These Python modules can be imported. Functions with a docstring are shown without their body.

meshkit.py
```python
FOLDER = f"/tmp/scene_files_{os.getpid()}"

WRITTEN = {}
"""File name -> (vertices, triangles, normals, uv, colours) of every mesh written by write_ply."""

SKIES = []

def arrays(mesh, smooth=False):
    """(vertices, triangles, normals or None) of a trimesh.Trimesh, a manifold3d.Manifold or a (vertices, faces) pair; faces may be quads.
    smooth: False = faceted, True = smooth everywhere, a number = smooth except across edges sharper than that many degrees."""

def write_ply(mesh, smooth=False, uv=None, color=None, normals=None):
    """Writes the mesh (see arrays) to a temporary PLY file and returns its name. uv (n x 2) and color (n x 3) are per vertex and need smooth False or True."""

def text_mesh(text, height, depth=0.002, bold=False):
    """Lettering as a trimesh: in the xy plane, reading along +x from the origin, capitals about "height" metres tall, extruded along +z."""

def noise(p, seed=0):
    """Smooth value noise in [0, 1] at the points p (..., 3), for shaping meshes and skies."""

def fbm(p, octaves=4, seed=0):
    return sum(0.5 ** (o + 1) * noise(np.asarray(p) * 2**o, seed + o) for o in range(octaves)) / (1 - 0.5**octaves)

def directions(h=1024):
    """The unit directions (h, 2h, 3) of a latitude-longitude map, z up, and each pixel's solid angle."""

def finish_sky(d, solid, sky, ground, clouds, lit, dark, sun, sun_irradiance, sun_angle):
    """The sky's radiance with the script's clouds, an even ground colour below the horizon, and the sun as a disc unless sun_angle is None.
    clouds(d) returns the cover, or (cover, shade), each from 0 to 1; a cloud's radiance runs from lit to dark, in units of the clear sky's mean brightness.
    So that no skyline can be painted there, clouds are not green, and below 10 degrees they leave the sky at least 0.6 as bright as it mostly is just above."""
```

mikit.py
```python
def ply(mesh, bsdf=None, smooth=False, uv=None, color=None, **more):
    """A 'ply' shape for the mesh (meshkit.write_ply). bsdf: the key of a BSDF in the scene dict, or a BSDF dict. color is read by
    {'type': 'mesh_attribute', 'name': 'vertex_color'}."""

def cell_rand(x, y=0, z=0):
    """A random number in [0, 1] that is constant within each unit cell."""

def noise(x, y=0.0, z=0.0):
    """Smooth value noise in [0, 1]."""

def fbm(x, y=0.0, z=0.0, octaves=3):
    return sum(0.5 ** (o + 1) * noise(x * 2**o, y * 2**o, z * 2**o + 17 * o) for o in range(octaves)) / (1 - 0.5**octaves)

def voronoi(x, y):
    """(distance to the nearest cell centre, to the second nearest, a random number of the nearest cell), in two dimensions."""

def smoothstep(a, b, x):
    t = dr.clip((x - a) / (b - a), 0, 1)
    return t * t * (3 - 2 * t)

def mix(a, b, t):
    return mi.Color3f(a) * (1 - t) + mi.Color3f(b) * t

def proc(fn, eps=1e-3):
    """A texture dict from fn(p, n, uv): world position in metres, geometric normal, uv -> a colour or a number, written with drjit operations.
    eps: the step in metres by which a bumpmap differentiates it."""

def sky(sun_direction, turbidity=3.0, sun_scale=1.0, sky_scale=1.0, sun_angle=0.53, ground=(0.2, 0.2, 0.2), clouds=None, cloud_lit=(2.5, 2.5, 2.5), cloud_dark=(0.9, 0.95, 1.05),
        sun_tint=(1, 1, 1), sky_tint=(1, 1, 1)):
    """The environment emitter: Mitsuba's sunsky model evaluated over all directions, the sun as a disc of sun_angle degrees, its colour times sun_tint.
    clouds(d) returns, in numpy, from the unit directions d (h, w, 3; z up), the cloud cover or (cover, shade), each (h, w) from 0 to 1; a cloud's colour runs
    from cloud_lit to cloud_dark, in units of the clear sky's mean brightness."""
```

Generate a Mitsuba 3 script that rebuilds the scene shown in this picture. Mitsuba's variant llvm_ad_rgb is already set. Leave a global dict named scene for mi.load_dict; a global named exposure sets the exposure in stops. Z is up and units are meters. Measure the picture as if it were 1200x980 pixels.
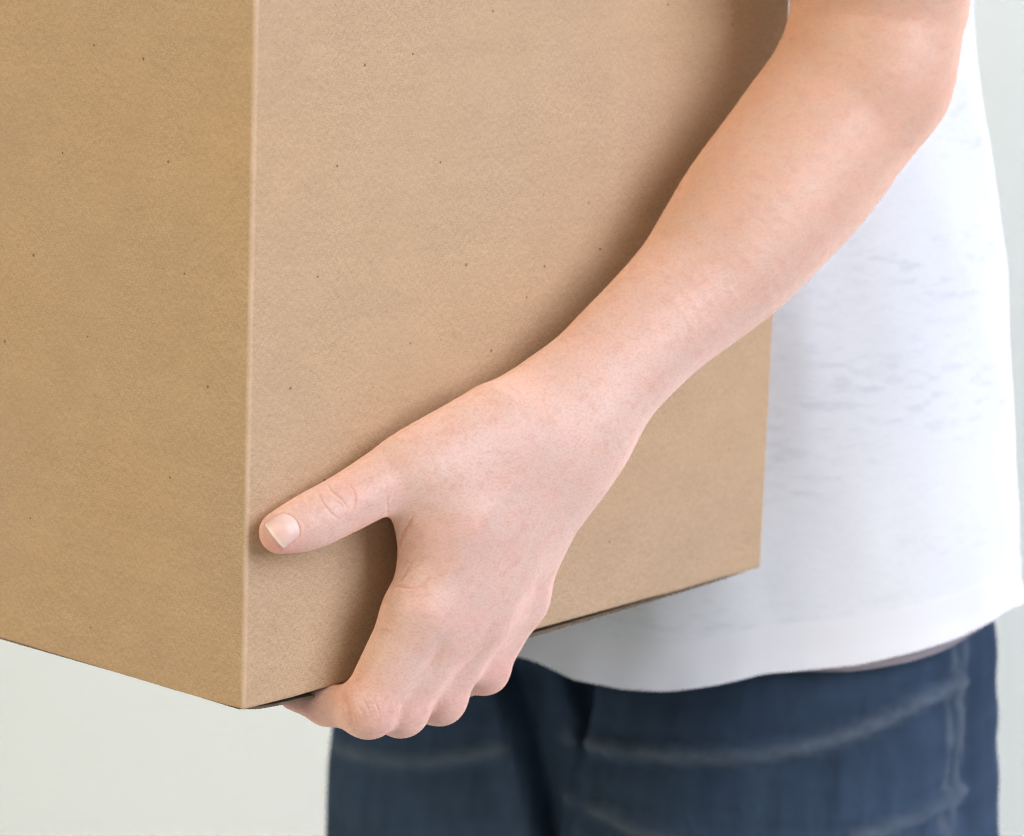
import math
import numpy as np
import trimesh
import mitsuba as mi
import mikit
import meshkit
from scipy.spatial import cKDTree

T = mi.ScalarTransform4f
scene, labels = {}, {}

# ---------------------------------------------------------------- camera
# World: origin = near bottom corner of the box, +X along its right face, +Y along its left face, +Z up.
EYE = np.array([-0.82042, -0.81827, 0.34746])
FWD = np.array([0.75138, 0.63052, -0.19462])
UP = np.array([0.12665, 0.15165, 0.98029])
FOCUS = 1.225
scene['camera'] = {
    'type': 'thinlens', 'fov': 18.644, 'fov_axis': 'x', 'aperture_radius': 0.0048, 'focus_distance': FOCUS,
    'near_clip': 0.05, 'far_clip': 60.0,
    'to_world': T().look_at(origin=EYE.tolist(), target=(EYE + FWD).tolist(), up=UP.tolist()),
}
exposure = 0.0

# ---------------------------------------------------------------- light: two soft lamps and the room's own even light
LAMPS = [  # key, centre, aim, half width, half height, radiance, label
    ('softbox', (0.75, -2.35, 1.25), (0.15, 0.0, 0.1), 1.0, 1.0, (5.5, 5.45, 6.5), 'large cool white softbox to the right of the camera'),
    ('softbox_001', (-2.3, -0.1, 1.3), (0.0, 0.2, 0.1), 0.8, 0.8, (6.0, 4.95, 3.35), 'large warm white softbox to the left of the camera'),
]
scene['ambient'] = {'type': 'constant', 'radiance': {'type': 'rgb', 'value': [0.33, 0.34, 0.34]}}
for key, c, aim, hw, hh, rad, lab in LAMPS:
    scene[key] = {
        'type': 'rectangle',
        'to_world': T().look_at(origin=list(c), target=list(aim), up=[0, 0, 1]) @ T().scale([hw, hh, 1]),
        'emitter': {'type': 'area', 'radiance': {'type': 'rgb', 'value': list(rad)}},
        'bsdf': {'type': 'diffuse', 'reflectance': {'type': 'rgb', 'value': [0.5, 0.5, 0.5]}},
    }
    labels[key] = {'label': lab, 'category': 'lamp'}

noise, fbm, smoothstep, mix = mikit.noise, mikit.fbm, mikit.smoothstep, mikit.mix


def principled(tex, rough, **more):
    return {'type': 'principled', 'base_color': tex, 'roughness': rough, **more}


# ---------------------------------------------------------------- materials
def kraft_color(p, n, uv):
    import drjit as dr
    s = p.x + p.y
    m = fbm(p.x * 60, p.y * 60, p.z * 60, 3) - 0.5
    fine = noise(p.x * 2100, p.y * 2100, p.z * 2100) - 0.5
    mid = noise(p.x * 700, p.y * 700, p.z * 900) - 0.5
    streak = noise(p.x * 25, p.y * 25, p.z * 420) - 0.5
    flute = noise(s * 9, 3.0, p.z * 160) - 0.5
    v = 1 + 0.10 * m + 0.34 * fine + 0.12 * mid + 0.03 * streak + 0.02 * flute
    f, sec, r = mikit.voronoi(s * 34, p.z * 34)
    speck = (1 - smoothstep(0.012, 0.012 + 0.016 * r + 0.004, f)) * smoothstep(0.70, 0.73, mikit.noise(r * 77, 5.0))
    f2, sec2, r2 = mikit.voronoi(s * 130 + 7, p.z * 130)
    speck2 = (1 - smoothstep(0.03, 0.10, f2)) * smoothstep(0.7, 0.72, r2)
    col = mix((0.475, 0.340, 0.215), (0.50, 0.345, 0.20), fbm(p.x * 14, p.y * 14 + 3, p.z * 14, 2))
    col = col * v
    col = mix(col, (0.09, 0.06, 0.04), dr.clip(speck * 0.75 + speck2 * 0.16, 0, 1))
    # upright fold: paper rubbed pale, plus its lit edge highlight in the colour
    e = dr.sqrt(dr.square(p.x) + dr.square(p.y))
    wear_highlight = (1 - smoothstep(0.0006, 0.0022, e)) * (0.55 + 0.45 * noise(p.z * 180, 1.0))
    return mix(col, (0.66, 0.53, 0.40), dr.clip(wear_highlight, 0, 1) * 0.5)


def kraft_height(p, n, uv):
    s = p.x + p.y
    return 0.00008 * noise(s * 7, 1.0, p.z * 150) + 0.00005 * noise(p.x * 1300, p.y * 1300, p.z * 1300)


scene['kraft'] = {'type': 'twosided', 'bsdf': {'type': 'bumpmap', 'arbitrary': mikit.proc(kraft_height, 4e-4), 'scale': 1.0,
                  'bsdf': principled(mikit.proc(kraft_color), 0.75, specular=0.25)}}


def shaded_board_color(p, n, uv):
    v = 0.75 + 0.5 * noise((p.x + p.y) * 320, p.z * 900)
    return mi.Color3f(0.15, 0.115, 0.08) * v  # flap board darkened: shade of the bottom gap is put into its colour


scene['shaded_board'] = {'type': 'twosided', 'bsdf': {'type': 'diffuse', 'reflectance': mikit.proc(shaded_board_color)}}
scene['clear_tape'] = {'type': 'blendbsdf', 'weight': 0.35, 'first': {'type': 'thindielectric', 'int_ior': 1.45},
                       'second': {'type': 'twosided', 'bsdf': {'type': 'diffuse', 'reflectance': {'type': 'rgb', 'value': [0.55, 0.53, 0.48]}}}}


def wall_color(p, n, uv):
    return mix((0.785, 0.855, 0.805), (0.825, 0.885, 0.845), fbm(p.x * 3, p.y * 3, p.z * 3, 3))


scene['plaster'] = {'type': 'twosided', 'bsdf': principled(mikit.proc(wall_color), 0.8, specular=0.2)}
scene['floor_boards'] = {'type': 'twosided', 'bsdf': principled({'type': 'rgb', 'value': [0.50, 0.50, 0.48]}, 0.5)}

SKIN_FINE = mikit.proc(lambda p, n, uv: 0.00011 * noise(p.x * 1500, p.y * 1500, p.z * 1500) + 0.00012 * noise(p.x * 650, p.y * 650, p.z * 650)
                       + 0.00012 * noise(p.x * 900 + p.z * 500, p.y * 300, p.z * 900 - p.x * 500), 3e-4)
SKIN_MOTTLE = mikit.proc(lambda p, n, uv: 0.40 * smoothstep(0.35, 0.85, noise(p.x * 1400, p.y * 1400, p.z * 1400)) + 0.22 * smoothstep(0.48, 0.75, fbm(p.x * 240, p.y * 240, p.z * 240, 3)))
scene['skin'] = {'type': 'twosided', 'bsdf': {'type': 'bumpmap', 'arbitrary': SKIN_FINE, 'scale': 1.0, 'bsdf': {
    'type': 'blendbsdf', 'weight': SKIN_MOTTLE,
    'first': principled({'type': 'mesh_attribute', 'name': 'vertex_color'}, 0.47, specular=0.5, flatness=0.6, sheen=0.25),
    'second': principled({'type': 'rgb', 'value': [0.60, 0.33, 0.245]}, 0.6, specular=0.3, flatness=0.6)}}}
scene['nail'] = {'type': 'twosided', 'bsdf': principled({'type': 'mesh_attribute', 'name': 'vertex_color'}, 0.33, specular=0.5)}


def shirt_color(p, n, uv):
    import drjit as dr
    a = fbm(p.x * 90, p.y * 90, p.z * 260, 3)
    b = fbm(p.x * 16 + 9, p.y * 16, p.z * 30, 2)
    w = noise(p.x * 500, p.y * 500, p.z * 900)
    slub = smoothstep(0.48, 0.78, a) * smoothstep(0.30, 0.70, b)
    return mix((0.735, 0.775, 0.79), (0.56, 0.60, 0.63), dr.clip(slub * 0.5 + 0.30 * (w - 0.3), 0, 1))


scene['white_jersey'] = {'type': 'twosided', 'bsdf': {'type': 'bumpmap', 'arbitrary': mikit.proc(
    lambda p, n, uv: 0.0002 * noise(p.x * 60, p.y * 60, p.z * 500), 6e-4), 'scale': 1.0,
    'bsdf': principled(mikit.proc(shirt_color), 0.9, specular=0.1, sheen=0.3)}}
scene['white_hem'] = {'type': 'twosided', 'bsdf': principled({'type': 'rgb', 'value': [0.745, 0.775, 0.79]}, 0.9, specular=0.1, sheen=0.3)}
scene['grey_jersey'] = {'type': 'twosided', 'bsdf': principled({'type': 'rgb', 'value': [0.27, 0.25, 0.27]}, 0.9, specular=0.1)}
scene['denim'] = {'type': 'twosided', 'bsdf': {'type': 'bumpmap', 'arbitrary': mikit.proc(
    lambda p, n, uv: 0.0003 * noise(p.x * 500, p.y * 500, p.z * 160), 8e-4), 'scale': 1.0,
    'bsdf': principled({'type': 'mesh_attribute', 'name': 'vertex_color'}, 0.9, specular=0.1)}}
scene['stitch'] = {'type': 'twosided', 'bsdf': {'type': 'diffuse', 'reflectance': {'type': 'rgb', 'value': [0.16, 0.19, 0.22]}}}
scene['shoe_leather'] = {'type': 'twosided', 'bsdf': principled({'type': 'rgb', 'value': [0.5, 0.48, 0.45]}, 0.5)}


# ---------------------------------------------------------------- setting
FLOOR_Z = -1.02
d = np.array([FWD[0], FWD[1], 0]) / math.hypot(FWD[0], FWD[1])
side = np.array([d[1], -d[0], 0])
WALL_AT = 2.55


def slab(c, ux, hx, uy, hy, uz, hz):
    m = trimesh.creation.box((2, 2, 2))
    M = np.eye(4)
    M[:3, 0], M[:3, 1], M[:3, 2], M[:3, 3] = np.array(ux) * hx, np.array(uy) * hy, np.array(uz) * hz, c
    m.apply_transform(M)
    m.fix_normals()
    return m


Z = np.array([0, 0, 1.0])
base = np.array([EYE[0], EYE[1], 0]) + d * WALL_AT
scene['wall'] = mikit.ply(slab(base + d * 0.06 + Z * 0.5, side, 3.5, d, 0.06, Z, 1.9), 'plaster')
labels['wall'] = {'kind': 'structure'}
scene['floor'] = mikit.ply(slab(np.array([0, 0, FLOOR_Z - 0.03]), side, 4.5, d, 4.5, Z, 0.03), 'floor_boards')
labels['floor'] = {'kind': 'structure'}

# ---------------------------------------------------------------- cardboard box
BW, BL, BH, TH, RC = 0.33916, 0.33, 0.42, 0.004, 0.0016


def arc(cx, cy, r, a0, a1, n=4):
    return [(cx + r * math.cos(a), cy + r * math.sin(a)) for a in np.linspace(a0, a1, n)]


def panel_profile(length):
    """one side of the box seen from above, from fold to fold along +x, outside towards -y: half of each rounded fold and a flat between"""
    pi = math.pi
    outer = arc(RC, RC, RC, pi * 1.25, pi * 1.5) + [(length * k / 24, 0) for k in range(1, 24)] + arc(length - RC, RC, RC, pi * 1.5, pi * 1.75)
    return np.array(outer)


def add_panel(key, length, origin, ux, uy, bulge, seed):
    prof = panel_profile(length)
    zs = np.concatenate([[0.0, 0.0006, 0.0016], np.linspace(0.012, BH - 0.002, 36), [BH]])
    nx, nz = len(prof), len(zs)
    rings = []
    for inner in (0, 1):
        for k, z in enumerate(zs):
            x, y = prof[:, 0].copy(), prof[:, 1].copy()
            s = np.clip(x / length, 0, 1)
            b = bulge * np.sin(np.pi * s) * (0.35 + 0.65 * math.sin(math.pi * min(max(z / BH, 0), 1)))
            b = b + 0.0012 * (meshkit.noise(np.stack([x * 9 + seed, x * 0, x * 0 + z * 7], -1)) - 0.5) * np.sin(np.pi * s)
            if inner:
                y = np.minimum(np.maximum(y, 0) + TH, TH)
                x = np.clip(x, TH * 0.9, length - TH * 0.9)
            else:
                y = y + (0.0006 if k == 0 else 0.0001 if k == 1 else 0)
            zz = np.full(nx, z)
            if k == 0 and not inner:
                zz = zz + 0.0004 * (meshkit.noise(np.stack([x * 160, x * 0 + seed, x * 0], -1)) - 0.5)
            rings.append(np.stack([x, y - b, zz], -1))
    V = np.concatenate(rings)
    F = []
    idx = lambda side, k, i: (side * nz + k) * nx + i
    for k in range(nz - 1):
        for i in range(nx - 1):
            F += [(idx(0, k, i), idx(0, k, i + 1), idx(0, k + 1, i + 1)), (idx(0, k, i), idx(0, k + 1, i + 1), idx(0, k + 1, i))]
            F += [(idx(1, k, i), idx(1, k + 1, i + 1), idx(1, k, i + 1)), (idx(1, k, i), idx(1, k + 1, i), idx(1, k + 1, i + 1))]
    for i in range(nx - 1):
        for k in (0, nz - 1):
            a, b_, c, e = idx(0, k, i), idx(0, k, i + 1), idx(1, k, i + 1), idx(1, k, i)
            F += [(a, c, b_), (a, e, c)] if k == 0 else [(a, b_, c), (a, c, e)]
    for k in range(nz - 1):
        for i in (0, nx - 1):
            a, b_, c, e = idx(0, k, i), idx(1, k, i), idx(1, k + 1, i), idx(0, k + 1, i)
            F += [(a, b_, c), (a, c, e)] if i else [(a, c, b_), (a, e, c)]
    W = np.array(origin) + V[:, :1] * np.array(ux) + V[:, 1:2] * np.array(uy) + V[:, 2:] * Z
    # the near fold is not ruler-straight, and crushed a little at the foot
    d0 = np.hypot(W[:, 0], W[:, 1])
    zz = np.stack([W[:, 2] * 26, W[:, 2] * 0, W[:, 2] * 0], -1)
    wob = 0.0011 * (meshkit.fbm(zz, 3, 31) - 0.5) - 0.0009 * np.exp(-(W[:, 2] / 0.004) ** 2)
    W[:, :2] -= (wob * np.exp(-(d0 / 0.010) ** 2))[:, None] * np.array([0.7, 0.7])
    F = np.array(F)
    if np.linalg.det(np.array([ux, uy, Z])) < 0:
        F = F[:, ::-1]
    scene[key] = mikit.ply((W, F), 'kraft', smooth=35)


labels['cardboard_box'] = {'label': 'large brown corrugated cardboard box carried against a white shirt', 'category': 'box'}
X, Y = np.array([1.0, 0, 0]), np.array([0, 1.0, 0])
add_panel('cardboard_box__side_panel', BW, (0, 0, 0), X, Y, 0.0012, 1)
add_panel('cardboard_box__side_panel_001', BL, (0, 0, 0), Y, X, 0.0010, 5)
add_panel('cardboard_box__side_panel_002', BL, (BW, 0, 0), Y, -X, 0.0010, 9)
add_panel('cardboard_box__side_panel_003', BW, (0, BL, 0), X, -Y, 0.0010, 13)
labels['cardboard_box__side_panel'] = {'label': 'paler lit side panel under the hand'}


def board(x0, x1, y0, y1, zf, th, seed=0, nx=16, ny=16):
    """a flap: a sheet of board whose underside follows zf(x, y)"""
    xs, ys = np.linspace(x0, x1, nx), np.linspace(y0, y1, ny)
    gx, gy = np.meshgrid(xs, ys, indexing='ij')
    lo = zf(gx, gy)
    V = np.concatenate([np.stack([gx, gy, lo], -1).reshape(-1, 3), np.stack([gx, gy, lo + th], -1).reshape(-1, 3)])
    n = nx * ny
    q = np.array([(i * ny + j, i * ny + j + 1, (i + 1) * ny + j + 1, (i + 1) * ny + j) for i in range(nx - 1) for j in range(ny - 1)])
    top = q[:, ::-1] + n
    rim = [i * ny for i in range(nx)] + [(nx - 1) * ny + j for j in range(1, ny)] + [i * ny + ny - 1 for i in range(nx - 2, -1, -1)] + [j for j in range(ny - 2, 0, -1)]
    rq = np.array([(rim[k], rim[(k + 1) % len(rim)], rim[(k + 1) % len(rim)] + n, rim[k] + n) for k in range(len(rim))])
    m = trimesh.Trimesh(V, np.vstack([np.vstack([a[:, [0, 1, 2]], a[:, [0, 2, 3]]]) for a in (q, top, rq)]), process=False)
    m.fix_normals()
    return m


def sag(x, y):
    s = 1 - np.abs(x - BW / 2) / (BW / 2)
    return -0.0003 - 0.0070 * np.clip(s - 0.012, 0, 1) ** 0.40 * (1 - 0.4 * (x > BW / 2)) + 0.0003 * np.sin(y * 31)


scene['cardboard_box__bottom_flap'] = mikit.ply(board(0.0006, BW / 2 - 0.001, 0.0032, BL - 0.002, lambda x, y: sag(x, y), 0.0011), 'shaded_board', smooth=30)
scene['cardboard_box__bottom_flap_001'] = mikit.ply(board(BW / 2 + 0.001, BW - 0.0006, 0.0036, BL - 0.002, lambda x, y: sag(x, y), 0.0016), 'shaded_board', smooth=30)
scene['cardboard_box__inner_flap'] = mikit.ply(board(0.005, BW - 0.005, 0.012, BL / 2 - 0.002, lambda x, y: 0 * x + 0.0006, 0.003), 'shaded_board', smooth=30)
scene['cardboard_box__inner_flap_001'] = mikit.ply(board(0.005, BW - 0.005, BL / 2 + 0.002, BL - 0.006, lambda x, y: 0 * x + 0.0006, 0.003), 'shaded_board', smooth=30)
scene['cardboard_box__top_flap'] = mikit.ply(board(0.0, BW / 2 - 0.001, 0.0, BL, lambda x, y: 0 * x + BH + 0.0004, 0.004), 'kraft', smooth=30)
scene['cardboard_box__top_flap_001'] = mikit.ply(board(BW / 2 + 0.001, BW, 0.0, BL, lambda x, y: 0 * x + BH + 0.0004, 0.004), 'kraft', smooth=30)


def tape_strip():
    """clear tape over the bottom seam"""
    path = [(BL - 0.01, -0.0074), (0.15, -0.0074), (0.06, -0.0074), (0.04, -0.0074), (0.03, -0.0074), (0.022, -0.0075), (0.016, -0.0076)]
    nu = 17
    V, Fq = [], []
    for k, (y, z) in enumerate(path):
        for u in np.linspace(-1, 1, nu):
            t = max(0, k - 3) / 3
            jag = 0.0022 * (meshkit.noise(np.array([u * 7.0, k * 0.1, 3])) - 0.5) * t
            V.append((BW / 2 + 0.024 * u, y + jag, z - 0.0006 * t * math.sin(u * 6) - 0.0002 + 0.0012 * abs(u) * 0.3))
    for k in range(len(path) - 1):
        for i in range(nu - 1):
            Fq.append((k * nu + i, k * nu + i + 1, (k + 1) * nu + i + 1, (k + 1) * nu + i))
    return np.array(V), np.array(Fq)


scene['cardboard_box__clear_tape'] = mikit.ply(tape_strip(), 'clear_tape', smooth=True)


# ---------------------------------------------------------------- signed distances to meshes
def smin(a, b, k):
    h = np.maximum(k - np.abs(a - b), 0) / k
    return np.minimum(a, b) - h * h * k * 0.25


def cone(p, a, b, flat=None, fa=1.0, fb=1.0):
    """tapered limb from a to b, each (x, y, z, r); flat: a direction in which it is thinner, by fa at a and fb at b"""
    A, B = np.asarray(a[:3]), np.asarray(b[:3])
    ba = B - A
    t = np.clip((p - A) @ ba / (ba @ ba), 0, 1)
    v = p - A - t[:, None] * ba
    if flat is not None:
        s = fa + (fb - fa) * t
        c = v @ flat
        v = v + (c * (1 / s - 1))[:, None] * flat
    return np.sqrt((v * v).sum(1)) - (a[3] + (b[3] - a[3]) * t)


def ball(p, c, r):
    return np.linalg.norm(p - np.asarray(c), axis=1) - r


def spline(pts, n):
    """Catmull-Rom through rows of numbers"""
    P = np.asarray(pts, float)
    Q = np.vstack([2 * P[0] - P[1], P, 2 * P[-1] - P[-2]])
    out = []
    for i in range(len(P) - 1):
        a, b, c, e = Q[i:i + 4]
        for t in np.arange(n) / n:
            out.append(0.5 * (2 * b + (c - a) * t + (2 * a - 5 * b + 4 * c - e) * t * t + (3 * b - a - 3 * c + e) * t ** 3))
    return np.array(out + [P[-1]])


def limb(p, pts, flat=None, fs=None, n=4):
    P = spline(pts, n)
    F = np.ones(len(P)) if fs is None else np.interp(np.linspace(0, 1, len(P)), np.linspace(0, 1, len(fs)), fs)
    out = np.full(len(p), 9.0)
    for i in range(len(P) - 1):
        out = np.minimum(out, cone(p, P[i], P[i + 1], flat, F[i], F[i + 1]))
    return out


def surface_nets(f, lo, hi, h, block=8):
    """f(points) < 0 inside -> (vertices, triangles); only blocks near the surface are looked at, vertices are then drawn onto f = 0"""
    lo, hi = np.asarray(lo, float), np.asarray(hi, float)
    nb = np.ceil((hi - lo) / (h * block)).astype(int)
    g = np.stack(np.meshgrid(*[np.arange(n) for n in nb], indexing='ij'), -1).reshape(-1, 3)
    cen = lo + (g + 0.5) * h * block
    g = g[np.abs(f(cen)) < h * block * 1.35]
    k = np.arange(block + 1)
    off = np.stack(np.meshgrid(k, k, k, indexing='ij'), -1).reshape(-1, 3)
    N = nb * block + 1
    key = lambda q: (q[..., 0].astype(np.int64) * N[1] + q[..., 1]) * N[2] + q[..., 2]
    ids = (g[:, None] * block + off).reshape(-1, 3)
    kk, first = np.unique(key(ids), return_index=True)
    ids = ids[first]
    val = np.concatenate([f(lo + c * h) for c in np.array_split(ids, max(1, len(ids) // 200000))])

    def value(q):
        i = np.minimum(np.searchsorted(kk, key(q)), len(kk) - 1)
        return np.where(kk[i] == key(q), val[i], np.nan)

    corner = np.array([(a, b, c) for a in (0, 1) for b in (0, 1) for c in (0, 1)])
    cv = np.stack([value(ids + c) for c in corner], -1)
    ok = ~np.isnan(cv).any(1) & (np.nanmin(cv, 1) < 0) & (np.nanmax(cv, 1) >= 0)
    cells, cv = ids[ok], cv[ok]
    acc, cnt = np.zeros((len(cells), 3)), np.zeros(len(cells))
    for i in range(8):
        for ax in range(3):
            if corner[i, ax] == 0:
                j = i + (4, 2, 1)[ax]
                a, b = cv[:, i], cv[:, j]
                x = (a < 0) != (b < 0)
                t = np.where(x, a / np.where(x, a - b, 1), 0)
                pt = corner[i] + t[:, None] * np.eye(3)[ax]
                acc += pt * x[:, None]
                cnt += x
    V = lo + (cells + acc / cnt[:, None]) * h
    ck = key(cells)
    order = np.argsort(ck)
    ck = ck[order]

    def cell_index(q):
        i = np.minimum(np.searchsorted(ck, key(q)), len(ck) - 1)
        return np.where(ck[i] == key(q), order[i], -1)

    F = []
    for ax in range(3):
        e = np.eye(3, dtype=int)
        u, w = e[(ax + 1) % 3], e[(ax + 2) % 3]
        b = value(ids + e[ax])
        x = ~np.isnan(b) & ((val < 0) != (b < 0))
        q = ids[x]
        quad = np.stack([cell_index(q - u - w), cell_index(q - w), cell_index(q), cell_index(q - u)], -1)
        quad = np.where((val[x] < 0)[:, None], quad, quad[:, ::-1])
        F.append(quad[(quad >= 0).all(1)])
    F = np.vstack(F)
    for _ in range(2):
        n, v = grad(f, V, h * 0.35)
        V = V - n * np.clip(v, -h, h)[:, None]
    return V, np.vstack([F[:, [0, 1, 2]], F[:, [0, 2, 3]]])


def grad(f, V, e):
    gr = np.stack([f(V + e * a) - f(V - e * a) for a in np.eye(3)], -1) / (2 * e)
    return gr / np.maximum(np.linalg.norm(gr, axis=1, keepdims=True), 0.2), f(V)


# ---------------------------------------------------------------- the left arm and hand (metres; x, y, z, radius)
HAND = {
    'thumb': [(0.0096, -0.0088, 0.0706, 0.0083), (0.0230, -0.0102, 0.0727, 0.0109), (0.0419, -0.0120, 0.0776, 0.0116), (0.0613, -0.0150, 0.0844, 0.0128), (0.0766, -0.0190, 0.0894, 0.0155), (0.1135, -0.0250, 0.0988, 0.0185)],
    'index': [(0.1502, -0.0260, 0.0931, 0.0160), (0.0709, -0.0250, 0.0319, 0.0125), (0.0528, -0.0165, -0.0058, 0.0111), (0.0498, 0.0030, -0.0088, 0.0074), (0.0468, 0.0185, -0.0074, 0.0058)],
    'middle': [(0.1504, -0.0290, 0.0921, 0.0170), (0.0861, -0.0275, 0.0258, 0.0115), (0.0697, -0.0185, -0.0088, 0.0107), (0.0662, 0.0050, -0.0108, 0.0078), (0.0637, 0.0255, -0.0138, 0.0072)],
    'ring': [(0.1544, -0.0290, 0.0901, 0.0165), (0.1063, -0.0290, 0.0243, 0.0108), (0.0921, -0.0190, -0.0086, 0.0105), (0.0901, 0.0035, -0.0161, 0.0080), (0.0891, 0.0230, -0.0141, 0.0070)],
    'pinky': [(0.1543, -0.0260, 0.0882, 0.0155), (0.1368, -0.0225, 0.0251, 0.0110), (0.1202, -0.0185, -0.0024, 0.0096), (0.1202, -0.0005, -0.0134, 0.0072), (0.1202, 0.0155, -0.0109, 0.0062)],
    'forearm': [(0.1486, -0.0280, 0.0964, 0.0265), (0.1664, -0.0310, 0.1086, 0.0258), (0.1851, -0.0330, 0.1214, 0.0257), (0.2058, -0.0355, 0.1350, 0.0262), (0.2287, -0.0380, 0.1486, 0.0290), (0.2459, -0.0410, 0.1624, 0.0328), (0.2622, -0.0435, 0.1772, 0.0356), (0.2854, -0.0460, 0.1957, 0.0374), (0.3057, -0.0490, 0.2155, 0.0375), (0.3207, -0.0550, 0.2346, 0.0350)],
    'upper': [(0.3207, -0.0550, 0.2346, 0.0350), (0.3302, -0.0540, 0.2668, 0.0392), (0.3226, -0.0580, 0.3148, 0.0420), (0.3347, -0.0450, 0.3870, 0.0460)],
    'olec': [(0.3209, -0.0610, 0.2358, 0.0220), (0.3283, -0.0660, 0.2333, 0.0135)],
    'web': [((0.0729, -0.0190, 0.0817, 0.0105), (0.0817, -0.0230, 0.0544, 0.0100), 0.0100), ((0.0854, -0.0240, 0.0835, 0.0130), (0.0828, -0.0250, 0.0494, 0.0120), 0.0140), ((0.1195, -0.0300, 0.0929, 0.0150), (0.0938, -0.0285, 0.0691, 0.0130), 0.0200), ((0.1157, -0.0200, 0.0855, 0.0160), (0.1043, -0.0180, 0.0445, 0.0140), 0.0200)],
}
OUT = np.array([0.0, -1.0, 0.0])                       # away from the box's right face
BACK = np.array([-0.30, -0.92, 0.25]) / np.linalg.norm([-0.30, -0.92, 0.25])   # back of the hand


def fingers(p):
    out = None
    for name in ('index', 'middle', 'ring', 'pinky'):
        j = HAND[name]
        d_ = cone(p, j[1], j[2])
        for a, b in zip(j[2:-1], j[3:]):
            d_ = smin(d_, cone(p, a, b), 0.004)
        pip = np.array(j[2])
        d_ = smin(d_, ball(p, pip[:3] + np.array([-0.0006, -0.0012, -0.0008]), pip[3] * 0.93), 0.004)
        out = d_ if out is None else smin(out, d_, 0.0038)
    for m, n in (('index', 'middle'), ('middle', 'ring'), ('ring', 'pinky')):        # skin between neighbouring fingers
        A, B = [np.array(HAND[k][1]) * 0.95 + np.array(HAND[k][2]) * 0.05 for k in (m, n)], [np.array(HAND[k][1]) * 0.25 + np.array(HAND[k][2]) * 0.75 for k in (m, n)]
        a, b = (A[0] + A[1]) / 2, (B[0] + B[1]) / 2
        a[3], b[3] = 0.0100, 0.0078
        out = smin(out, cone(p, a, b), 0.006)
    return out


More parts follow.
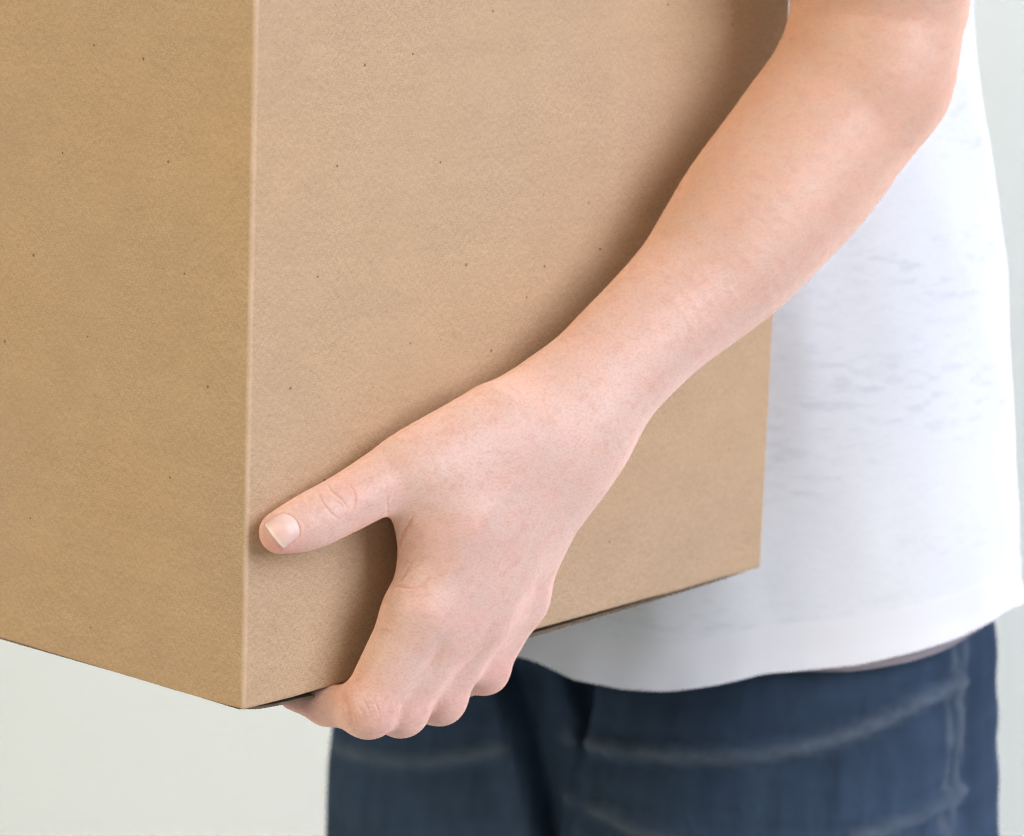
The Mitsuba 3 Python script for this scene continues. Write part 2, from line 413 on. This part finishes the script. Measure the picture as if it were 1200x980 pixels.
def left_arm(p):
    """only the limbs near a point are measured"""
    out = np.full(len(p), 9.0)
    z = p[:, 2]
    for lo_, hi_, h_, a_ in ((-9, 0.055, 1, 0), (0.055, 0.175, 1, 1), (0.175, 9, 0, 1)):
        m = (z >= lo_) & (z < hi_)
        if m.any():
            out[m] = arm_part(p[m], h_, a_)
    return out


def arm_part(p, with_hand, with_arm):
    far = np.full(len(p), 9.0)
    arm = far
    if with_arm:
        fore = limb(p, HAND['forearm'], BACK, [0.74, 0.78, 0.86, 0.92, 0.96, 0.97, 0.96, 0.96, 0.96, 0.98], n=4)
        up = limb(p, HAND['upper'], n=3)
        arm = smin(fore, up, 0.012)
        o = HAND['olec']
        arm = smin(arm, cone(p, o[0], o[1]), 0.02)
    if not with_hand:
        return arm
    hand = None
    for name in ('index', 'middle', 'ring', 'pinky'):
        j = HAND[name]
        m = cone(p, j[0], j[1], BACK, 0.9, 0.95)
        hand = m if hand is None else smin(hand, m, 0.018)
    th = HAND['thumb']
    thumb = limb(p, th, n=5)
    hand = smin(hand, fingers(p), 0.007)
    for a, b, k in HAND['web']:
        hand = smin(hand, cone(p, a, b), k)
    hand = smin(hand, thumb, 0.010)
    return smin(hand, arm, 0.022)


def skin_color(V, N):
    """albedo: the hand pinker and paler, the forearm tanner; redder over the joints; uneven as skin is"""
    t = np.clip((V[:, 2] - 0.11) / 0.09, 0, 1)[:, None]
    c = np.array([0.695, 0.480, 0.400]) * (1 - t) + np.array([0.665, 0.420, 0.305]) * t
    m = meshkit.fbm(V * 70, 3)[:, None] - 0.5
    c = c * (1 + 0.10 * m) + np.array([0.03, -0.02, -0.02]) * (meshkit.fbm(V * 130 + 5, 2)[:, None] - 0.5) * 2
    f_ = meshkit.noise(V * 900)[:, None] - 0.5
    c = c * (1 + 0.05 * f_)
    fr = np.clip((meshkit.noise(V * 260 + 11)[:, None] - 0.86) / 0.06, 0, 1) * np.clip((V[:, 2:] - 0.06) / 0.06, 0, 1)
    c = c * (1 - fr * np.array([0.05, 0.10, 0.12]))
    red = np.zeros(len(V))
    for x, y, z, r, s in REDNESS:
        red = np.maximum(red, s * np.exp(-((V - [x, y, z]) ** 2).sum(1) / (r * r)))
    return c * (1 + red[:, None] * np.array([0.04, -0.20, -0.19]))


REDNESS = [(*HAND['thumb'][2][:3], 0.012, 0.6), (*(np.array(HAND['thumb'][0][:3]) + [-0.004, 0.0, -0.005]), 0.010, 1.3)] + [(*HAND[n][2][:3], 0.013, 0.95) for n in ('index', 'middle', 'ring', 'pinky')] + \
          [(*HAND[n][1][:3], 0.014, 0.35) for n in ('index', 'middle', 'ring', 'pinky')] + [(*HAND['index'][-1][:3], 0.02, 0.9), (0.0797, -0.03, 0.06, 0.012, 0.5)]
CREASES = [
    ([(0.0316, -0.0110, 0.0865), (0.0298, -0.0164, 0.0846), (0.0311, -0.0198, 0.0822), (0.0325, -0.0220, 0.0787)], 0.0005, 0.0005),
    ([(0.0258, -0.0112, 0.0849), (0.0235, -0.0172, 0.0819), (0.0245, -0.0204, 0.0783), (0.0270, -0.0217, 0.0757)], 0.0005, 0.0005),
    ([(0.0370, -0.0154, 0.0877), (0.0375, -0.0196, 0.0853), (0.0366, -0.0222, 0.0808), (0.0345, -0.0227, 0.0755)], 0.00045, 0.0005),
    ([(0.0279, -0.0193, 0.0816), (0.0297, -0.0203, 0.0809), (0.0308, -0.0216, 0.0789)], 0.0004, 0.0005),
    ([(0.0651, -0.0358, 0.0392), (0.0752, -0.0388, 0.0525), (0.0849, -0.0440, 0.0670), (0.1094, -0.0468, 0.0880)], -0.00045, 0.003),
    ([(0.0813, -0.0413, 0.0360), (0.0904, -0.0435, 0.0495), (0.1004, -0.0458, 0.0635), (0.1193, -0.0484, 0.0841)], -0.0004, 0.0028),
    ([(0.1000, -0.0439, 0.0360), (0.1068, -0.0455, 0.0492), (0.1159, -0.0469, 0.0634), (0.1268, -0.0492, 0.0782)], -0.00035, 0.0026),
    ([(0.0644, -0.0275, 0.0721), (0.0650, -0.0249, 0.0678), (0.0659, -0.0211, 0.0632), (0.0688, -0.0163, 0.0553)], 0.0011, 0.0007),
    ([(0.0509, -0.0253, 0.0839), (0.0514, -0.0252, 0.0784), (0.0550, -0.0217, 0.0725)], 0.0003, 0.0007),
    ([(0.0630, -0.0213, 0.0440), (0.0649, -0.0230, 0.0475), (0.0668, -0.0261, 0.0536)], 0.0007, 0.0006),
    ([(0.0618, -0.0193, 0.0416), (0.0616, -0.0240, 0.0431), (0.0628, -0.0292, 0.0433), (0.0675, -0.0333, 0.0462)], 0.0007, 0.0006),
    ([(0.0662, -0.0213, 0.0618), (0.0664, -0.0230, 0.0600), (0.0668, -0.0263, 0.0591)], 0.0004, 0.0006),
    ([(0.0553, -0.0167, 0.0244), (0.0547, -0.0209, 0.0264), (0.0548, -0.0258, 0.0260)], 0.0005, 0.0006),
    ([(0.0942, -0.0398, 0.0177), (0.0964, -0.0421, 0.0237), (0.1034, -0.0434, 0.0304), (0.1120, -0.0443, 0.0375)], 0.0005, 0.003),
    ([(0.0692, -0.0324, 0.0086), (0.0711, -0.0341, 0.0132), (0.0709, -0.0380, 0.0217), (0.0742, -0.0405, 0.0302)], 0.0006, 0.0028),
    ([(0.0867, -0.0311, 0.0007), (0.0906, -0.0330, 0.0053), (0.0946, -0.0361, 0.0108), (0.0980, -0.0401, 0.0174)], 0.0006, 0.0026),
    ([(0.0445, -0.0115, 0.0021), (0.0416, -0.0153, -0.0007), (0.0403, -0.0181, -0.0053), (0.0411, -0.0193, -0.0101)], 0.0012, 0.0014),
    ([(0.0421, -0.0203, -0.0004), (0.0421, -0.0232, -0.0039), (0.0429, -0.0244, -0.0087)], 0.00016, 0.0004),
    ([(0.0434, -0.0218, 0.0011), (0.0437, -0.0248, -0.0025), (0.0447, -0.0264, -0.0079)], 0.00016, 0.0004),
    ([(0.0438, -0.0243, -0.0012), (0.0463, -0.0264, -0.0006)], 0.00016, 0.0004),
    ([(0.0459, -0.0254, 0.0007), (0.0467, -0.0275, -0.0032), (0.0476, -0.0282, -0.0081)], 0.00016, 0.0004),
    ([(0.0582, -0.0291, -0.0017), (0.0613, -0.0283, -0.0067), (0.0611, -0.0277, -0.0110)], 0.00016, 0.0004),
    ([(0.0540, -0.0294, -0.0022), (0.0570, -0.0287, -0.0071)], 0.00016, 0.0004),
    ([(0.0795, -0.0308, -0.0021), (0.0838, -0.0290, -0.0069), (0.0841, -0.0281, -0.0114)], 0.00016, 0.0004),
]

LO, HI = np.array([-0.012, -0.150, -0.045]), np.array([0.42, 0.055, 0.46])
V, F = surface_nets(left_arm, LO, HI, 0.0011)
# even out the facets of the forearm's sections
import scipy.sparse as sp
E_ = np.vstack([F[:, [0, 1]], F[:, [1, 2]], F[:, [2, 0]]])
A_ = sp.coo_matrix((np.ones(2 * len(E_)), (np.r_[E_[:, 0], E_[:, 1]], np.r_[E_[:, 1], E_[:, 0]])), shape=(len(V), len(V))).tocsr()
A_.data[:] = 1
A_ = sp.diags(1 / np.asarray(A_.sum(1)).ravel()) @ A_
wsm = np.clip((V[:, 2] - 0.10) / 0.03, 0, 1)[:, None]
for k in range(60):
    V = V + wsm * (0.5 if k % 2 == 0 else -0.505) * (A_ @ V - V)
N = np.asarray(trimesh.Trimesh(V, F, process=False).vertex_normals)

# nail frame: middle of the cuticle and of the free edge on the skin
NAIL_CUT, NAIL_TIP = np.array([0.0105, -0.0159, 0.0767]), np.array([0.0020, -0.0122, 0.0704])
n_ax = -(grad(left_arm, np.array([NAIL_CUT, NAIL_TIP, (NAIL_CUT + NAIL_TIP) / 2]), 0.001)[0]).mean(0) * -1
t_ax = NAIL_TIP - NAIL_CUT
NAIL_LEN = np.linalg.norm(t_ax)
t_ax = t_ax / NAIL_LEN
n_ax = n_ax - t_ax * (n_ax @ t_ax)
n_ax /= np.linalg.norm(n_ax)
w_ax = np.cross(t_ax, n_ax)
ip = NAIL_CUT - n_ax * 0.0095                # the axis that the nail curves round
NAIL_V0, NAIL_V1, NAIL_ANG = 0.0, NAIL_LEN, 0.64


def nail_point(u, v):
    """on the thumb's surface: u -1..1 across, v 0..1 from cuticle to tip"""
    u, v = np.asarray(u, float), np.asarray(v, float)
    base_ = ip + t_ax * (NAIL_V0 + (NAIL_V1 - NAIL_V0) * v)[..., None]
    ang = u * NAIL_ANG
    dr_ = n_ax * np.cos(ang)[..., None] + w_ax * np.sin(ang)[..., None]
    r = np.full(u.shape, 0.0085)
    for _ in range(14):
        r = r - np.clip(left_arm((base_ + dr_ * r[..., None]).reshape(-1, 3)).reshape(u.shape), -0.002, 0.002)
    return base_ + dr_ * r[..., None], dr_


def refine(V, F, near):
    """splits the edges both of whose ends are marked, without leaving cracks"""
    E = np.sort(np.vstack([F[:, [0, 1]], F[:, [1, 2]], F[:, [2, 0]]]), axis=1)
    U, inv = np.unique(E, axis=0, return_inverse=True)
    inv = inv.ravel()
    cut = near[U].all(1)
    mid = np.where(cut, len(V) + np.cumsum(cut) - 1, -1)
    Vn = np.vstack([V, V[U[cut]].mean(1)])
    m = mid[inv].reshape(3, -1).T
    n = (m >= 0).sum(1)
    out = [F[n == 0]]
    f, k = F[n == 3], m[n == 3]
    out += [np.stack(c, -1) for c in ((f[:, 0], k[:, 0], k[:, 2]), (k[:, 0], f[:, 1], k[:, 1]), (k[:, 2], k[:, 1], f[:, 2]), (k[:, 0], k[:, 1], k[:, 2]))]
    for r in range(3):
        a, b, c = r, (r + 1) % 3, (r + 2) % 3
        s1 = (n == 1) & (m[:, a] >= 0)
        f, k = F[s1], m[s1]
        out += [np.stack([f[:, a], k[:, a], f[:, c]], -1), np.stack([k[:, a], f[:, b], f[:, c]], -1)]
        s2 = (n == 2) & (m[:, a] < 0)                      # edges b-c and c-a are cut
        f, k = F[s2], m[s2]
        out += [np.stack([f[:, c], k[:, c], k[:, b]], -1), np.stack([f[:, a], f[:, b], k[:, b]], -1), np.stack([f[:, a], k[:, b], k[:, c]], -1)]
    return Vn, np.vstack(out)


fine_pts = np.vstack([spline(p_, 8) for p_, d_, w_ in CREASES if w_ < 0.0016] + [nail_point(np.linspace(-1, 1, 9)[:, None] * np.ones(7), np.ones((9, 1)) * np.linspace(-0.1, 1, 7))[0].reshape(-1, 3)])
fine_tree = cKDTree(fine_pts)
for reach in (0.0032, 0.0026):
    V, F = refine(V, F, fine_tree.query(V)[0] < reach)
n_, v_ = grad(left_arm, V, 0.0004)
V = V - np.where((V[:, 2] < 0.09)[:, None], n_ * np.clip(v_, -0.0003, 0.0003)[:, None], 0)
N = np.asarray(trimesh.Trimesh(V, F, process=False).vertex_normals)

# displace: creases, folds round the nail
D = np.zeros(len(V))
RED = np.zeros(len(V))
tree = cKDTree(V)
for pts, depth, width in CREASES:
    P = spline(np.asarray(pts, float), 24)
    taper = np.sin(np.pi * np.clip(np.linspace(0.04, 0.96, len(P)), 0, 1)) ** 0.7 * (0.75 + 0.5 * meshkit.noise(P * 700))
    near = np.unique(np.concatenate(tree.query_ball_point(P, width * 4)).astype(int))
    dist, which = cKDTree(P).query(V[near])
    s = np.exp(-(dist / width) ** 2) * taper[which]
    D[near] -= depth * s
    D[near] += depth * 0.15 * np.exp(-((dist - width * 2.4) / (1.5 * width)) ** 2) * taper[which]
    RED[near] = np.maximum(RED[near], s * (0.75 * min(depth / 0.0009, 1) if width < 0.0016 else 0.0))
rel = V - ip
tv = (rel @ t_ax - NAIL_V0) / (NAIL_V1 - NAIL_V0)
ta = np.arctan2(rel @ w_ax, rel @ n_ax) / NAIL_ANG
on = (np.abs(rel @ n_ax) < 0.02) & (rel @ n_ax > -0.002) & (tv > -0.6) & (tv < 1.3) & (np.abs(ta) < 1.8)
ta = ta / (1 - 0.10 * np.clip(1 - tv, 0, 1) ** 2)
tv = np.where(tv < 0.5, tv - 0.19 * np.clip(ta, -1.1, 1.1) ** 2, tv)          # the cuticle is an arc
fold = np.where(np.maximum(np.abs(ta), 1 - tv) > 1, np.exp(-(np.maximum(np.abs(ta) - 1, np.maximum(-tv, 0) * 1.6) / 0.22) ** 2), -0.9)
fold = np.where(tv > 0.9, fold * np.clip((1.15 - tv) / 0.25, 0, 1), fold)
D = D + np.where(on & (tv > -0.6), 0.0002 * fold, 0)
V2 = V + N * D[:, None]
# flat where flesh is pressed against the board
V2[:, 1] = np.where((V2[:, 1] > -0.0004) & (V2[:, 2] > 0.0005), -0.0004, V2[:, 1])
col = skin_color(V, N) * (1 - RED[:, None] * np.array([0.10, 0.24, 0.26]))

# the rest of the body: the trunk, the other arm (mirrored), legs
body = {}


def body_sdf(p):
    o = limb(p, [(0.50, 0.15, 0.06, 0.10), (0.48, 0.15, 0.10, 0.115), (0.475, 0.15, 0.30, 0.125), (0.47, 0.15, 0.42, 0.12)], np.array([1.0, 0, 0]), [0.82, 0.8, 0.82, 0.8])
    for s in (-1, 1):
        o = smin(o, cone(p, (0.47, 0.15, 0.43, 0.07), (0.42, 0.15 + s * 0.165, 0.44, 0.052)), 0.04)
        o = smin(o, cone(p, (0.495, 0.15 + s * 0.10, -0.08, 0.050), (0.47, 0.15 + s * 0.09, -0.55, 0.045)), 0.03)
        o = smin(o, cone(p, (0.47, 0.15 + s * 0.09, -0.55, 0.055), (0.49, 0.15 + s * 0.09, -0.93, 0.035)), 0.02)
    return smin(o, cone(p, (0.47, 0.15, 0.46, 0.055), (0.46, 0.15, 0.56, 0.05)), 0.03)


BV, BF = surface_nets(body_sdf, (0.25, -0.15, -1.0), (0.68, 0.45, 0.64), 0.010)
keep = np.ones(len(F), bool)
MV = V2 * [1, -1, 1] + [0, BL, 0]
parts_v, parts_f, parts_c = [V2, BV, MV], [F, BF, F[:, ::-1]], [col, np.tile([0.63, 0.43, 0.33], (len(BV), 1)), col]
off = np.cumsum([0] + [len(a) for a in parts_v[:-1]])
scene['person'] = mikit.ply((np.vstack(parts_v), np.vstack([f_ + o for f_, o in zip(parts_f, off)])), 'skin', smooth=True, color=np.clip(np.vstack(parts_c), 0, 1))
labels['person'] = {'label': 'person in white T-shirt and dark blue jeans carrying a cardboard box', 'category': 'person'}

# thumbnail: a thin curved plate with a pale free edge
nu, nv = 25, 25
gu, gv = np.meshgrid(np.linspace(-1, 1, nu), np.linspace(0, 1, nv), indexing='ij')
su = gu * (1 - 0.10 * (1 - gv) ** 2)
sv = gv
sv = np.where(gv < 0.5, gv + (0.5 - gv) * 0.42 * gu ** 2, gv)            # rounded cuticle
sv = np.where(gv > 0.8, gv - (gv - 0.8) * 0.5 * gu ** 2, sv)            # rounded free edge
P, dn = nail_point(su, sv)
lift = 0.00025 + 0.00012 * np.cos(gu * 1.4) - 0.0006 * np.exp(-((gv) / 0.08) ** 2) - 0.0005 * np.exp(-((1 - np.abs(gu)) / 0.10) ** 2) * (gv < 0.8)
# free edge continues straight instead of bending over the fingertip
Pt = P + dn * lift[..., None]
k0 = int(nv * 0.70)
for j in range(k0 + 1, nv):
    Pt[:, j] = 0.55 * Pt[:, j] + 0.45 * (Pt[:, k0] + (Pt[:, k0] - Pt[:, k0 - 6]) / 6 * (j - k0))
Pb = Pt - dn * 0.0006
nvts = nu * nv
VV = np.concatenate([Pt.reshape(-1, 3), Pb.reshape(-1, 3)])
q = np.array([(i * nv + j, (i + 1) * nv + j, (i + 1) * nv + j + 1, i * nv + j + 1) for i in range(nu - 1) for j in range(nv - 1)])
rim = [i * nv for i in range(nu)] + [(nu - 1) * nv + j for j in range(1, nv)] + [i * nv + nv - 1 for i in range(nu - 2, -1, -1)] + [j for j in range(nv - 2, 0, -1)]
rq = np.array([(rim[(k + 1) % len(rim)], rim[k], rim[k] + nvts, rim[(k + 1) % len(rim)] + nvts) for k in range(len(rim))])
free = np.clip((gv - 0.89 + 0.05 * gu ** 2) / 0.06, 0, 1)[..., None]
lun = np.exp(-((gv - 0.08) / 0.13) ** 2)[..., None] * 0.5
nc = np.array([0.70, 0.49, 0.43]) * (1 - free) + np.array([0.73, 0.62, 0.53]) * free
nc = nc * (1 - lun) + np.array([0.74, 0.60, 0.54]) * lun
nc = nc.reshape(-1, 3)
scene['person__thumbnail'] = mikit.ply((VV, np.vstack([q, q[:, ::-1] + nvts, rq])), 'nail', smooth=True, color=np.concatenate([nc, nc]))
labels['person__thumbnail'] = {'label': 'short natural thumbnail with a pale edge'}

# ---------------------------------------------------------------- clothes
CX, CY = 0.475, 0.15
HEM_TH = np.linspace(-np.pi, np.pi, 49)
HEM_Z = np.array([-0.0672, -0.0682, -0.0734, -0.0740, -0.0720, -0.0667, -0.0604, -0.0577, -0.0556, -0.0517, -0.0484, -0.0466, -0.0437, -0.0425, -0.0433, -0.0464, -0.0480, -0.0495, -0.0510, -0.0525, -0.0540, -0.0555, -0.0570, -0.0585, -0.0600, -0.0615, -0.0630, -0.0645, -0.0660, -0.0675, -0.0690, -0.0705, -0.0720, -0.0735, -0.0750, -0.0765, -0.0780, -0.0795, -0.0810, -0.0825, -0.0840, -0.0855, -0.0803, -0.0759, -0.0725, -0.0699, -0.0684, -0.0674, -0.0672])


def shirt_ring(th, s):
    """th: angle round the body (0 = +X, its back); s: 0 at the hem .. 1 at the shoulder"""
    ax = np.interp(s, [0, 0.1, 0.35, 0.6, 0.85, 1], SHIRT_AX)
    ay = np.interp(s, [0, 0.1, 0.35, 0.6, 0.85, 1], SHIRT_AY)
    c, q = np.cos(th), np.sin(th)
    return ax * c, ay * q


SHIRT_AX = [0.150, 0.149, 0.137, 0.117, 0.104, 0.10]
SHIRT_AY = [0.188, 0.185, 0.169, 0.144, 0.130, 0.150]


def shirt_section(th, s, z):
    """x, y of the cloth round the body's axis, with its folds"""
    x, y = shirt_ring(th, s)
    p3 = np.stack([np.cos(th) * 2.2, np.sin(th) * 2.2, z * 5], -1)
    fold = 0.011 * (meshkit.fbm(p3 * np.array([1.3, 1.3, 0.55]), 3, 2) - 0.5) * (0.45 + 0.55 * (1 - s))
    drape = 0.005 * (meshkit.fbm(np.stack([np.cos(th) * 3, np.sin(th) * 3, (z - 0.05 * np.sin(th * 2)) * 16], -1), 2, 7) - 0.5)
    flare = 0.0025 * math.exp(-(s / 0.012) ** 2) + 0.002 * np.sin(th * 7 + 1) * math.exp(-s / 0.12)
    kf = 1 + (fold + drape + flare) / np.maximum(np.hypot(x, y), 0.05)
    return x * kf, y * kf


def press_in(P):
    """the box presses the cloth in at the belly"""
    t = np.clip((P[:, 2] + 0.075) / 0.075, 0, 1)
    t = t * t * (3 - 2 * t) * np.clip((BL + 0.03 - P[:, 1]) / 0.03, 0, 1) * np.clip((P[:, 1] + 0.035) / 0.035, 0, 1)
    x = np.where(P[:, 0] < CX, np.maximum(P[:, 0], P[:, 0] + (BW + 0.004 - P[:, 0]) * t), P[:, 0])
    return np.stack([x, P[:, 1], P[:, 2]], -1)


def shirt():
    nt, ns = 220, 170
    th = np.linspace(-np.pi, np.pi, nt, endpoint=False)
    hem = np.interp(th, HEM_TH, HEM_Z)
    rows = []
    for k in range(ns):
        s = k / (ns - 1)
        z = hem + (0.45 - hem) * s
        x, y = shirt_section(th, s, z)
        rows.append(np.stack([CX + x, CY + y, z], -1))
    # hem turned under, so that the cloth shows a thickness
    inner = []
    for e, dz in ((0.0018, 0.0002), (0.0032, 0.003), (0.0060, 0.007)):
        r0 = rows[0].copy()
        r0[:, :2] = np.array([CX, CY]) + (r0[:, :2] - [CX, CY]) * (1 - e / 0.17)
        r0[:, 2] += dz
        inner.append(r0)
    band = []
    for r0, e in zip((inner[::-1] + rows)[:3 + 9], [0.0] * 3 + [0.0004] * 8 + [-0.0004]):
        r1 = r0.copy()
        r1[:, :2] = np.array([CX, CY]) + (r0[:, :2] - [CX, CY]) * (1 + e / 0.17)
        band.append(r1)
    band[3][:, 2] -= 0.0002
    i = np.arange(nt)
    bf = np.vstack([np.stack([k * nt + i, k * nt + (i + 1) % nt, (k + 1) * nt + (i + 1) % nt, (k + 1) * nt + i], -1) for k in range(len(band) - 1)])
    scene['person__shirt__hem'] = mikit.ply((press_in(np.concatenate(band)), bf), 'white_hem', smooth=50)
    labels['person__shirt__hem'] = {'label': 'doubled hem of the white T-shirt'}
    rows = rows[6:]
    # shoulders close towards the neck
    for s_, z_ in ((0.85, 0.475), (0.6, 0.495), (0.36, 0.505)):
        r0 = rows[-1].copy()
        x, y = shirt_ring(th, 1.0)
        rows.append(np.stack([CX + x * s_, CY + y * s_, np.full(nt, z_)], -1))
    Vs = np.concatenate(rows)
    Fs = []
    for k in range(len(rows) - 1):
        i = np.arange(nt)
        Fs.append(np.stack([k * nt + i, k * nt + (i + 1) % nt, (k + 1) * nt + (i + 1) % nt, (k + 1) * nt + i], -1))
    Fs = np.vstack(Fs)
    Fs = np.vstack([Fs[:, [0, 1, 2]], Fs[:, [0, 2, 3]]])
    # short sleeves
    for m in (0, 1):
        P = spline([(0.405, -0.005, 0.465, 0.066), (0.375, -0.035, 0.43, 0.060), (0.350, -0.047, 0.38, 0.056)], 6)
        a0 = np.linspace(0, 2 * np.pi, 40, endpoint=False)
        t = (P[-1] - P[0])[:3]
        t /= np.linalg.norm(t)
        e1 = np.cross(t, [0, 1, 0]); e1 /= np.linalg.norm(e1)
        e2 = np.cross(t, e1)
        sv_ = np.concatenate([q_[:3] + q_[3] * (np.cos(a0)[:, None] * e1 + np.sin(a0)[:, None] * e2) for q_ in P])
        i = np.arange(40)
        sf = np.vstack([np.stack([k * 40 + i, (k + 1) * 40 + i, (k + 1) * 40 + (i + 1) % 40, k * 40 + (i + 1) % 40], -1) for k in range(len(P) - 1)])
        if m:
            sv_ = sv_ * [1, -1, 1] + [0, 2 * CY, 0]
            sf = sf[:, ::-1]
        Fs = np.vstack([Fs, np.vstack([sf[:, [0, 1, 2]], sf[:, [0, 2, 3]]]) + len(Vs)])
        Vs = np.vstack([Vs, sv_])
    return Vs, Fs


SV, SF = shirt()
SV = press_in(SV)
scene['person__shirt'] = mikit.ply((SV, SF), 'white_jersey', smooth=True)
labels['person__shirt'] = {'label': 'loose white slub T-shirt'}


def undershirt():
    """the strip of an undershirt that hangs below the hem at the hip"""
    nt = 90
    th = np.linspace(-2.45, -1.15, nt)
    hem = np.interp(th, HEM_TH, HEM_Z)
    low = 0.0075 * np.exp(-((th + UNDER_TH) / 0.42) ** 2) - 0.0012
    x, y = shirt_section(th, 0.0, hem)
    rows = []
    for e, z in ((0.0042, hem + 0.006), (0.0036, hem + 0.001), (0.0036, hem - low), (0.0050, hem - low + 0.0005), (0.0065, hem + 0.006)):
        k = 1 - e / np.hypot(x, y)
        rows.append(np.stack([CX + x * k, CY + y * k, z], -1))
    i = np.arange(nt - 1)
    return np.concatenate(rows), np.vstack([np.stack([k * nt + i, (k + 1) * nt + i, (k + 1) * nt + i + 1, k * nt + i + 1], -1) for k in range(4)])


UNDER_TH = 1.85
scene['person__undershirt'] = mikit.ply(undershirt(), 'grey_jersey', smooth=True)
labels['person__undershirt'] = {'label': 'strip of grey undershirt showing below the white hem'}


# jeans
LEG = [  # side, hip, upper thigh, knee, ankle
    (-1, [(0.475, 0.069, -0.08, 0.101), (0.470, 0.070, -0.22, 0.111), (0.460, 0.068, -0.42, 0.086), (0.455, 0.06, -0.56, 0.072), (0.485, 0.06, -0.93, 0.058)]),
    (1, [(0.492, 0.264, -0.08, 0.104), (0.490, 0.266, -0.24, 0.109), (0.480, 0.262, -0.42, 0.088), (0.460, 0.24, -0.56, 0.072), (0.485, 0.24, -0.93, 0.058)]),
]


def jeans_sdf(p):
    hips = limb(p, [(0.480, 0.155, 0.07, 0.150), (0.488, 0.155, 0.05, 0.148)], np.array([1.0, 0, 0]), [0.70, 0.62])
    a = limb(p, LEG[0][1])
    b = limb(p, LEG[1][1])
    legs = smin(a, b, 0.002)
    return np.maximum(smin(hips, legs, 0.02), p[:, 2] - 0.03)


JV, JF = surface_nets(jeans_sdf, (0.28, -0.12, -1.0), (0.68, 0.42, 0.05), 0.0045)
JN, _ = grad(jeans_sdf, JV, 0.002)
WHISKERS = [
    ([(0.4250, 0.1812, -0.1410), (0.3930, 0.1407, -0.1288), (0.3732, 0.1030, -0.1200), (0.3694, 0.0628, -0.1127), (0.3783, 0.0280, -0.1062), (0.3939, 0.0039, -0.0993), (0.4205, -0.0174, -0.0889), (0.4481, -0.0284, -0.0791), (0.4732, -0.0319, -0.0754)], 0.003, 0.0034),
    ([(0.4279, 0.1773, -0.1744), (0.3749, 0.1190, -0.1557), (0.3648, 0.0890, -0.1559), (0.3634, 0.0610, -0.1567)], 0.0028, 0.0033),
    ([(0.4063, -0.0158, -0.1457), (0.4256, -0.0275, -0.1399), (0.4569, -0.0365, -0.1327), (0.4711, -0.0372, -0.1295)], 0.0028, 0.0033),
    ([(0.4037, 0.3303, -0.1755), (0.3853, 0.2886, -0.1679), (0.3842, 0.2501, -0.1622), (0.3949, 0.2172, -0.1526), (0.4021, 0.2056, -0.1478)], 0.0025, 0.0038),
    ([(0.4086, 0.1997, -0.1096), (0.4119, 0.1946, -0.1257), (0.4154, 0.1896, -0.1441), (0.4192, 0.1846, -0.1675), (0.4236, 0.1796, -0.1984)], -0.012, 0.008),
    ([(0.4771, -0.0283, -0.0528), (0.4732, -0.0316, -0.0711), (0.4707, -0.0336, -0.0966), (0.4665, -0.0356, -0.1218), (0.4583, -0.0379, -0.1504)], 0.0012, 0.0028),
    ([(0.4690, -0.0279, -0.0522), (0.4653, -0.0310, -0.0697), (0.4631, -0.0328, -0.0952), (0.4591, -0.0347, -0.1204), (0.4515, -0.0366, -0.1491)], 0.0006, 0.0018),
]
jd = 0.005 * (meshkit.fbm(JV * 14, 3, 4) - 0.5)
fade = np.zeros(len(JV))
jt = cKDTree(JV)
for pts, height, width in WHISKERS:
    P = spline(pts, 14)
    dist, _i = cKDTree(P).query(JV)
    s = np.exp(-(dist / width) ** 2)
    jd += height * s - height * 0.6 * np.exp(-((dist - 2.2 * width) / width) ** 2)
    fade = np.maximum(fade, (height > 0) * s * (0.75 + 0.5 * (meshkit.noise(JV * 60) - 0.5)))
JV2 = JV + JN * jd[:, None]
w1 = meshkit.noise(JV * np.array([420, 420, 60]))
w2 = meshkit.noise(JV * np.array([60, 60, 420]))
w3 = meshkit.noise(JV * np.array([150, 150, 9]))
w4 = meshkit.noise(JV * np.array([9, 9, 130]))
v = 0.60 + 0.42 * meshkit.fbm(JV * 18, 3, 8) + 0.26 * (w3 - 0.5) + 0.12 * (w4 - 0.5) + 0.18 * (w1 - 0.5) + 0.14 * (w2 - 0.5)
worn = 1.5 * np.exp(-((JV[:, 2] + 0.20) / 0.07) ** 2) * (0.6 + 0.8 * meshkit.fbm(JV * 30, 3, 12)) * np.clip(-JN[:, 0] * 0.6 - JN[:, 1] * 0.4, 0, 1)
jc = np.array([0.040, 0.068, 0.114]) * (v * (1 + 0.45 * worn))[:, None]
jc = jc * (1 - 0.5 * fade[:, None]) + np.array([0.20, 0.245, 0.285]) * 0.5 * fade[:, None]
scene['person__jeans'] = mikit.ply((JV2, JF), 'denim', smooth=True, color=jc)
labels['person__jeans'] = {'label': 'dark blue denim jeans with pale whisker creases'}

# shoes
for k, yy in enumerate((0.06, 0.24)):
    def shoe(p, yy=yy):
        o = cone(p, (0.50, yy, FLOOR_Z + 0.045, 0.040), (0.37, yy, FLOOR_Z + 0.036, 0.032))
        o = smin(o, cone(p, (0.49, yy, FLOOR_Z + 0.05, 0.036), (0.49, yy, FLOOR_Z + 0.09, 0.037)), 0.02)
        return np.maximum(o, FLOOR_Z + 0.0005 - p[:, 2])
    sv2, sf2 = surface_nets(shoe, (0.30, yy - 0.07, FLOOR_Z - 0.02), (0.57, yy + 0.07, FLOOR_Z + 0.14), 0.006)
    scene['person__shoe' + ('_001' if k else '')] = mikit.ply((sv2, sf2), 'shoe_leather', smooth=30)
